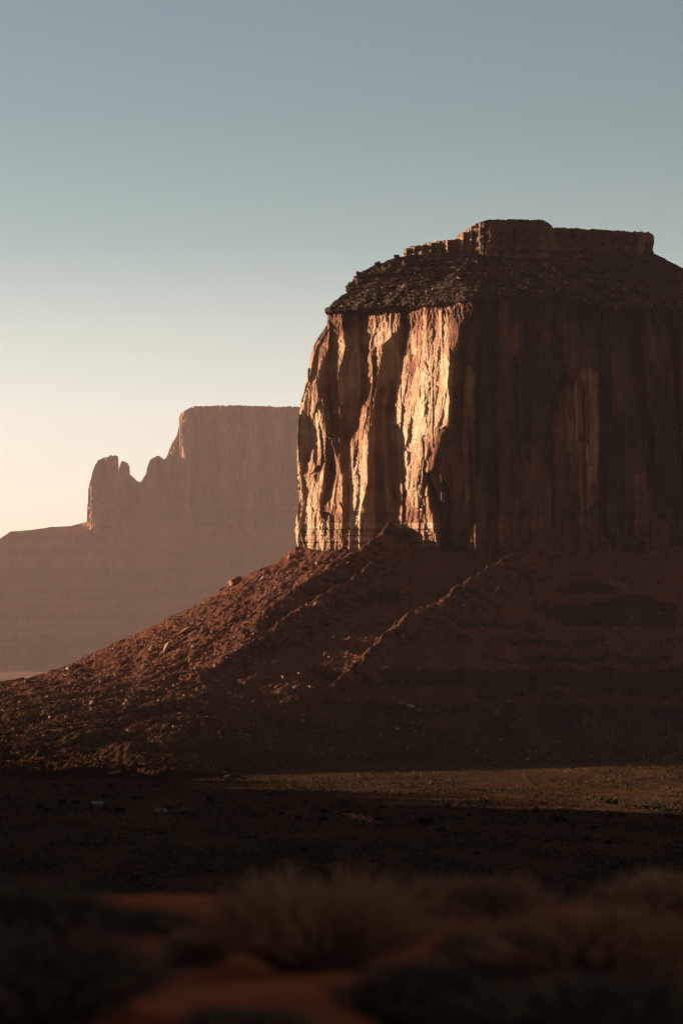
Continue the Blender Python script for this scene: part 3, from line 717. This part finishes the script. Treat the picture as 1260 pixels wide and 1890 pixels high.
for (px_, py_, wpx, label, mat) in [
    (668, 513, 22, 'biggest boulder on the left skyline of the upper slope', M_ledge),
    (659, 517, 13, 'rust-sided block against the left of the biggest skyline boulder', M_cap),
    (697, 490, 14, 'pointed boulder standing on the middle of the upper skyline', M_ledge),
    (730, 475, 12, 'jagged boulder on the skyline just left of the rim shelf', M_ledge),
    (748, 489, 16, 'slanting grey slab on the upper slope below the left end of the rim shelf', M_ledge),
    (779, 471, 14, 'blocky grey boulder under the middle of the rim shelf', M_cap),
    (790, 469, 7, 'small bright boulder right of the blocky grey one under the rim shelf', M_cap),
    (716, 501, 16, 'long dark slab on the upper slope below the jagged skyline boulder', M_ledge),
    (1003, 492, 12, 'pale shaded boulder low on the slope under the middle of the cap', M_cap),
    (935, 486, 9, 'dim boulder left of the pale shaded one under the cap', M_cap),
    ]:
    q_ = slope_hit(px_, py_ + 3); s_ = wpx / F * q_[1] / 1.05
    s_ *= 1.15; boulder((q_[0], q_[1] - .1 * s_, q_[2] + .36 * s_), s_, label, mat)

# ---------------------------------------------------------------- dry grass and low scrub over the valley floor (nobody could count it)
def tufts(name, P, h, wd, mat, blades=4):
    n = len(P); th = rng.uniform(0, 6.28, (n, blades)); le = rng.normal(0, .45, (n, blades, 2))
    ax = np.stack([np.cos(th), np.sin(th), np.zeros_like(th)], -1) * (wd[:, None, None] * .5)
    base = P[:, None] + np.concatenate([rng.normal(0, .25, (n, blades, 2)) * wd[:, None, None], np.zeros((n, blades, 1))], -1)
    tip = base + np.concatenate([le * h[:, None, None], h[:, None, None] * rng.uniform(.6, 1.1, (n, blades, 1))], -1)
    b0 = base - ax; b1 = base + ax; b0[..., 2] -= .1; b1[..., 2] -= .1
    mid = (base + tip) / 2
    V_ = np.stack([b0, b1, tip + ax * .35, tip - ax * .35], 2).reshape(-1, 3)
    return kind(mesh_obj(name, V_, [np.arange(len(V_)).reshape(-1, 4)], mat), 'stuff')
def field(n, pa, pb, ya, yb):
    px_ = rng.uniform(pa, pb, n); py_ = rng.uniform(ya, yb, n); Y_ = -GZ * F / (py_ - HOR)
    X_ = PX(px_, Y_); return X_, Y_
X_, Y_ = field(30000, -40, 1300, 1385, 1640)
k_ = fbm(X_ / 18., Y_ / 40., 3., 3) + .3 * rng.uniform(-1, 1, len(X_)) > .0
X_, Y_ = X_[k_], Y_[k_]; Z_ = surf_z(X_, Y_)
h_ = rng.uniform(.2, .55, len(X_)) * np.clip(Y_ / 1000., .6, 1.3)
tufts('dry_grass', np.stack([X_, Y_, Z_], -1), h_, h_ * .9, M_dry)
X_, Y_ = field(34000, -40, 1300, 1385, 1650)
k_ = fbm(X_ / 25., Y_ / 55., 7., 3) + .3 * rng.uniform(-1, 1, len(X_)) > -.02
X_, Y_ = X_[k_], Y_[k_]; Z_ = surf_z(X_, Y_)
h_ = rng.uniform(.25, .65, len(X_))
tufts('low_scrub', np.stack([X_, Y_, Z_], -1), h_, h_ * 1.1, M_scrub)
x = rng.uniform(-330, 200, 10000); y = rng.uniform(1150, 1480, 10000)
z = talus_z(x, y); k_ = (z > GZ - 1) & (z < -14) & ~in_poly(x, y, base_line)
h_ = rng.uniform(.3, .8, k_.sum())
tufts('slope_grass', np.stack([x, y, z], -1)[k_], h_, h_, M_dry)

# ---------------------------------------------------------------- shrubs on the valley floor
def crown_mesh(seed, hgt=1.0, wid=1.0, n=420, lobes=6):
    r_ = np.random.default_rng(seed)
    cs = np.stack([r_.normal(0, .22 * wid, lobes), r_.normal(0, .22 * wid, lobes), r_.uniform(.22, .68, lobes) * hgt], -1)
    rs = r_.uniform(.16, .30, lobes)
    k2 = r_.integers(0, lobes, n); dv = r_.normal(size=(n, 3)); dv /= np.linalg.norm(dv, axis=1)[:, None]
    c = cs[k2] + dv * (rs[k2] * r_.uniform(.55, 1.1, n))[:, None] * (1, 1, .9)
    c[:, 2] = np.clip(c[:, 2], .03, None)
    a = r_.normal(size=(n, 3)); a /= np.linalg.norm(a, axis=1)[:, None]; b_ = np.cross(a, r_.normal(size=(n, 3))); b_ /= np.linalg.norm(b_, axis=1)[:, None]
    s_ = r_.uniform(.04, .085, n)[:, None]
    V_ = np.stack([c - a * s_, c - b_ * s_ * .6, c + a * s_, c + b_ * s_ * .6], 1).reshape(-1, 3)
    return V_, np.arange(4 * n).reshape(-1, 4)
shrub_variants = []
for i, (hg, wd_) in enumerate(((.75, 1.25), (.7, 1.4), (1.25, .8), (1.0, 1.0))):
    V_, f_ = crown_mesh(60 + i, hg, wd_)
    o = mesh_obj('crown', V_, [f_], M_juniper); crown_me = o.data; bpy.data.objects.remove(o)
    bm = bmesh.new()
    for j in range(3):
        a_ = j * 2.1 + i; top = (.16 * math.cos(a_), .16 * math.sin(a_), .55 * hg)
        ring = []
        for lvl, rr in ((0, .035), (1, .012)):
            ring.append([bm.verts.new((top[0] * lvl + rr * math.cos(q_), top[1] * lvl + rr * math.sin(q_), -.05 + top[2] * lvl)) for q_ in np.arange(0, 6.28, 1.2566)[:5]])
        for q_ in range(5): bm.faces.new((ring[0][q_], ring[0][(q_ + 1) % 5], ring[1][(q_ + 1) % 5], ring[1][q_]))
    tm = bpy.data.meshes.new('trunk'); bm.to_mesh(tm); bm.free(); tm.materials.append(M_wood)
    shrub_variants.append((crown_me, tm))
def shrub(px_, py_, wpx, var, label, group='dark shrubs dotted over the valley floor'):
    X_, Y_, Z_ = hit(px_, py_ + wpx * .28, 560, 1500, .8)
    s_ = wpx / F * Y_ / (1.0, 1.05, .8, .9)[var]
    r_ = thing('shrub', label, 'shrub', (X_, Y_, Z_ - .02 * s_), group, random.uniform(0, 6.28)); r_.scale = (s_, s_, s_)
    for nm, me in (('crown', shrub_variants[var][0]), ('trunk', shrub_variants[var][1])):
        o = bpy.data.objects.new(nm, me); C.objects.link(o); o.parent = r_
common = 'dark low shrub, one of the many small rounded ones dotted over the dim valley floor'
for (px_, py_, wpx, var, label) in [
    (780, 1518, 27, 3, 'largest dark bush on the valley floor, right of the bare sand patch'),
    (384, 1482, 17, 2, 'tall narrow dark bush right of the pale shed in the valley'),
    (225, 1497, 22, 0, 'broad dark bush between the metal-roofed cabin and the pale shed'),
    (312, 1489, 22, 1, 'dark bush standing directly behind the pale shed'),
    (195, 1493, 15, 0, 'dark bush touching the right side of the metal-roofed cabin'),
    (985, 1501, 14, 2, 'upright narrow shrub on the right half of the valley floor'),
    (1130, 1481, 20, 0, 'dark shrub standing out against the orange-lit grass near the right edge'),
    (1030, 1510, 22, 1, 'wide pair-like shrub right of the upright narrow one'),
    ]: shrub(px_, py_, wpx, var, label)
for (px_, py_, wpx) in [(78, 1490, 16), (92, 1497, 18), (197, 1468, 22), (255, 1474, 16), (360, 1505, 11), (410, 1506, 8), (502, 1467, 13), (600, 1495, 20), (595, 1511, 15),
    (550, 1510, 11), (470, 1507, 11), (115, 1480, 18), (142, 1481, 15), (520, 1502, 14), (344, 1500, 11), (98, 1453, 12), (288, 1449, 14), (385, 1444, 16), (410, 1435, 9), (424, 1435, 9),
    (200, 1452, 11), (132, 1448, 9), (707, 1490, 13), (740, 1488, 12), (825, 1487, 10), (890, 1480, 17), (867, 1504, 15), (906, 1497, 10), (1005, 1484, 10), (1048, 1501, 10),
    (1195, 1491, 14), (1212, 1490, 16), (1122, 1508, 13), (1152, 1506, 12), (1235, 1508, 16), (1095, 1528, 15), (1057, 1525, 9), (1122, 1556, 14), (1080, 1549, 14), (1010, 1551, 14),
    (970, 1520, 10), (817, 1530, 18), (700, 1511, 16), (642, 1499, 12), (30, 1497, 8), (12, 1470, 9), (45, 1461, 8), (560, 1480, 9), (455, 1452, 9), (640, 1462, 8), (1010, 1392, 9), (1220, 1391, 9),
    (460, 1545, 12), (300, 1538, 9), (150, 1558, 9), (560, 1570, 12), (880, 1575, 12), (690, 1590, 12), (480, 1618, 16), (250, 1620, 14), (390, 1608, 15)]:
    shrub(px_, py_, wpx, random.choice([0, 0, 1, 3]), common)

# ---------------------------------------------------------------- two small buildings far out on the valley floor
def box_bm(bm, x0, x1, y0, y1, z0, z1):
    vs_ = [bm.verts.new(p_) for p_ in ((x0,y0,z0),(x1,y0,z0),(x1,y1,z0),(x0,y1,z0),(x0,y0,z1),(x1,y0,z1),(x1,y1,z1),(x0,y1,z1))]
    for f_ in ((0,3,2,1),(4,5,6,7),(0,1,5,4),(1,2,6,5),(2,3,7,6),(3,0,4,7)): bm.faces.new([vs_[i_] for i_ in f_])
def bm_obj(name, bm, mat, parent):
    me = bpy.data.meshes.new(name); bmesh.ops.recalc_face_normals(bm, faces=bm.faces[:]); bm.to_mesh(me); bm.free(); me.materials.append(mat)
    o = bpy.data.objects.new(name, me); C.objects.link(o); o.parent = parent; return o
def plain(name, c, rough=.8, metal=0):
    m, t, b = new_mat(name, rough); b.inputs['Metallic'].default_value = metal
    t.links.new(ramp(t, nz(t, 2.0, (1, 1, 1), 4), [(.35, tuple(q_ * .75 for q_ in c)), (.65, c)]), b.inputs['Base Color']); return m
M_wallb = plain('brown_boards', (.055, .035, .027)); M_tin = plain('pale_tin', (.17, .17, .165), .6); M_palew = plain('pale_panel', (.25, .22, .17)); M_glass = plain('dull_glass', (.03, .035, .04), .2)
X_, Y_, Z_ = hit(178, 1494, 600, 1200, .5)
cab = thing('cabin', 'tiny dark cabin with a pale gabled metal roof on the left of the valley floor', 'cabin', (X_, Y_, Z_), None, .5)
bm = bmesh.new(); box_bm(bm, -1.8, 1.8, -1.4, 1.4, -.3, 1.9)
for xx in (-1.8, 1.8):                                             # gables
    a_ = [bm.verts.new(p_) for p_ in ((xx, -1.4, 1.9), (xx, 1.4, 1.9), (xx, 0, 2.55))]; bm.faces.new(a_)
bm_obj('wall', bm, M_wallb, cab)
bm = bmesh.new()
for sgn in (-1, 1):
    v8 = []
    for xx in (-2.05, 2.05):
        for (yy, zz) in ((sgn * 1.7, 1.80), (0, 2.60), (0, 2.68), (sgn * 1.7, 1.88)): v8.append(bm.verts.new((xx, yy, zz)))
    for f_ in ((0,1,2,3),(7,6,5,4),(0,4,5,1),(1,5,6,2),(2,6,7,3),(3,7,4,0)): bm.faces.new([v8[i_] for i_ in f_])
bm_obj('roof', bm, M_tin, cab)
bm = bmesh.new(); box_bm(bm, .5, 1.2, -1.45, -1.402, 0, 1.7); bm_obj('door', bm, M_wood, cab)
bm = bmesh.new(); box_bm(bm, -1.1, -.45, -1.44, -1.402, .85, 1.45); wn = bm_obj('window', bm, M_palew, cab)
bm = bmesh.new(); box_bm(bm, -1.02, -.53, -1.45, -1.442, .92, 1.38); bm_obj('pane', bm, M_glass, wn)
X_, Y_, Z_ = hit(297, 1501, 600, 1200, .5)
shd = thing('shed', 'small pale flat-roofed shed in front of a dark bush on the valley floor', 'shed', (X_, Y_, Z_), None, -.12)
bm = bmesh.new(); box_bm(bm, -1.65, 1.65, -1.0, 1.0, -.3, 1.5)
bmesh.ops.bevel(bm, geom=bm.edges[:], offset=.06, segments=2, affect='EDGES'); bm_obj('wall', bm, M_palew, shd)
bm = bmesh.new(); box_bm(bm, -1.75, 1.75, -1.12, 1.12, 1.502, 1.62); bm_obj('roof', bm, M_tin, shd)
bm = bmesh.new(); box_bm(bm, .15, .85, -1.05, -1.002, 0, 1.3); dr = bm_obj('door', bm, M_wood, shd)
bm = bmesh.new(); box_bm(bm, .72, .78, -1.09, -1.052, .62, .7); bm_obj('handle', bm, M_glass, dr)
# the bare sand patch
pxs = np.linspace(632, 702, 40); f_ = np.linspace(-1, 1, 9)
V_ = []
for i_, p_ in enumerate(pxs):
    mid = 1508 + (p_ - 632) * .17; hw = 4.5 * math.sin(math.pi * min(max((p_ - 631) / 72., 0.02), .98)) ** .6 * (1 + .4 * math.sin(p_ * .37))
    Y_ = -GZ * F / (mid + f_ * hw - HOR); X_ = PX(p_, Y_); V_.append(np.stack([X_, Y_, ground_z(X_, Y_) + .12], -1))
m, t, b = new_mat('sand'); M_sand = m
t.links.new(ramp(t, nz(t, .8, (1, 1, 1), 4), [(.3, (.20, .085, .045)), (.7, (.30, .13, .07))]), b.inputs['Base Color'])
kind(mesh_obj('sand_patch', np.array(V_).reshape(-1, 3), [grid_faces(40, 9)], M_sand), 'structure')

# ---------------------------------------------------------------- bushes on the knoll, close to the camera
def bush_parts(seed, hgt, rad_, n, leafy, spread):
    r_ = np.random.default_rng(seed)
    th = r_.uniform(0, 6.283, n); ph = np.arccos(1 - r_.uniform(0, 1, n) * (1 - math.cos(spread)))
    base = np.stack([np.cos(th) * rad_ * .22 * r_.uniform(0, 1, n), np.sin(th) * rad_ * .22 * r_.uniform(0, 1, n), np.full(n, -.03)], -1)
    ln_ = r_.uniform(.45, 1.12, n)
    lump = 1 + .22 * np.sin(3 * th + seed) + .16 * np.sin(5 * th - 2 * seed) + r_.normal(0, .16, n)
    tip = base + np.stack([np.sin(ph) * np.cos(th) * rad_ * 1.15 * lump, np.sin(ph) * np.sin(th) * rad_ * 1.15 * lump, np.cos(ph) ** .7 * hgt * (.85 + .2 * lump)], -1) * ln_[:, None]
    ctl = (base + tip) / 2 + np.stack([np.zeros(n), np.zeros(n), hgt * .18 * np.sin(ph)], -1) + r_.normal(0, .03, (n, 3))
    wv = np.cross(tip - base, r_.normal(size=(n, 3))); wv /= np.linalg.norm(wv, axis=1)[:, None]
    pts = []
    for t_, w_ in ((0, .0035), (.5, .0032), (1, .0018)):
        p_ = (1 - t_) ** 2 * base + 2 * t_ * (1 - t_) * ctl + t_ ** 2 * tip; pts += [p_ - wv * w_, p_ + wv * w_]
    V_ = np.stack(pts, 1).reshape(-1, 3); k_ = np.arange(n)[:, None] * 6
    Fs = np.concatenate([k_ + [[0, 1, 3, 2]], k_ + [[2, 3, 5, 4]]])
    m_ = n * leafy; si = r_.integers(0, n, m_); t_ = r_.uniform(.2, .9, m_)[:, None]
    c = (1 - t_) ** 2 * base[si] + 2 * t_ * (1 - t_) * ctl[si] + t_ ** 2 * tip[si]
    a = r_.normal(size=(m_, 3)) + (0, 0, .8); a /= np.linalg.norm(a, axis=1)[:, None]; b_ = np.cross(a, r_.normal(size=(m_, 3))); b_ /= np.linalg.norm(b_, axis=1)[:, None]
    s_ = r_.uniform(.008, .018, m_)[:, None]
    LV = np.stack([c, c + a * s_ + b_ * s_ * .28, c + a * s_ * 2, c + a * s_ - b_ * s_ * .28], 1).reshape(-1, 3)
    return (V_, Fs), (LV, np.arange(4 * m_).reshape(-1, 4))
def bush(px_, base_py, wpx, top_py, label, leaf, stem, seed, leafy=7, n=2600, spread=1.25):
    Y_ = 1.6 * F / (base_py - HOR)
    for _ in range(3):
        z_ = float(ground_z(np.array([PX(px_, Y_)]), np.array([Y_]))[0]); Y_ = min(-z_ * F / (base_py - HOR), 18.6)
    X_ = PX(px_, Y_); z_ = float(ground_z(np.array([X_]), np.array([Y_]))[0])
    hgt = PZ(top_py, Y_) - z_; rad_ = wpx * 1.18 / 2 / F * Y_
    r_ = thing('bush', label, 'bush', (X_, Y_, z_), 'blurred bushes in the near foreground')
    (sv, sf), (lv_, lf) = bush_parts(seed, hgt, rad_, n, leafy, spread)
    mesh_obj('stems', sv, [sf], stem, r_); mesh_obj('foliage', lv_, [lf], leaf, r_)
for a in [
    (578, 1795, 320, 1612, 'big pale brown rounded bush in the centre of the foreground', M_sage, M_straw, 1, 7, 3800),
    (1085, 1800, 330, 1668, 'wide grey-brown bush right of centre in the foreground', M_sage, M_straw, 2, 8, 3800),
    (1225, 1712, 210, 1606, 'rounded tan bush at the right edge on the crest of the knoll', M_sage, M_straw, 3, 7, 3000),
    (790, 1690, 150, 1618, 'low brown scrub bush on the crest just right of the big central bush', M_sage_dark, M_straw, 4, 6, 2200),
    (905, 1695, 170, 1612, 'straw-tipped brown bush on the crest between the centre and the right', M_sage_dark, M_straw, 5, 6, 2400),
    (60, 1730, 220, 1622, 'dark bush at the left edge on the crest of the knoll', M_sage_dark, M_wood, 6, 8, 2800),
    (70, 1900, 330, 1705, 'large dark grey bush filling the bottom left corner', M_sage_dark, M_wood, 7, 9, 4200),
    (358, 1782, 100, 1712, 'small yellowish grass clump left of the big central bush', M_dry, M_straw, 8, 2, 1800),
    (262, 1722, 150, 1672, 'low dark bush on the sand left of the grass clump', M_sage_dark, M_wood, 9, 7, 2000),
    (790, 1905, 210, 1765, 'near-black bush at the bottom right of centre', M_sage_dark, M_wood, 10, 9, 3200),
    (1130, 1925, 400, 1790, 'broad dark bush along the bottom right edge', M_sage_dark, M_wood, 11, 9, 4200),
    (930, 1800, 170, 1700, 'dim grey bush between the near-black bush and the wide grey-brown one', M_sage_dark, M_straw, 12, 8, 2400),
    (455, 1935, 160, 1848, 'low dark bush cut off by the bottom edge left of centre', M_sage_dark, M_wood, 13, 8, 2200),
    (500, 1700, 110, 1655, 'low reddish dark bush behind the left of the big central bush', M_sage_dark, M_straw, 14, 6, 1800),
    ]: bush(*a)

# ---------------------------------------------------------------- the evening haze
m = bpy.data.materials.new('haze'); m.use_nodes = True; t = m.node_tree; t.nodes.clear()
ou = t.nodes.new('ShaderNodeOutputMaterial'); pv_ = t.nodes.new('ShaderNodeVolumePrincipled')
pv_.inputs['Color'].default_value = (.97, .72, .70, 1); pv_.inputs['Density'].default_value = 1.68e-5; pv_.inputs['Anisotropy'].default_value = 0
t.links.new(pv_.outputs[0], ou.inputs['Volume'])
bm = bmesh.new(); box_bm(bm, -12900, 12900, -12900, 12900, -92, 730)
hz = bm_obj('haze', bm, m, None); kind(hz, 'stuff')
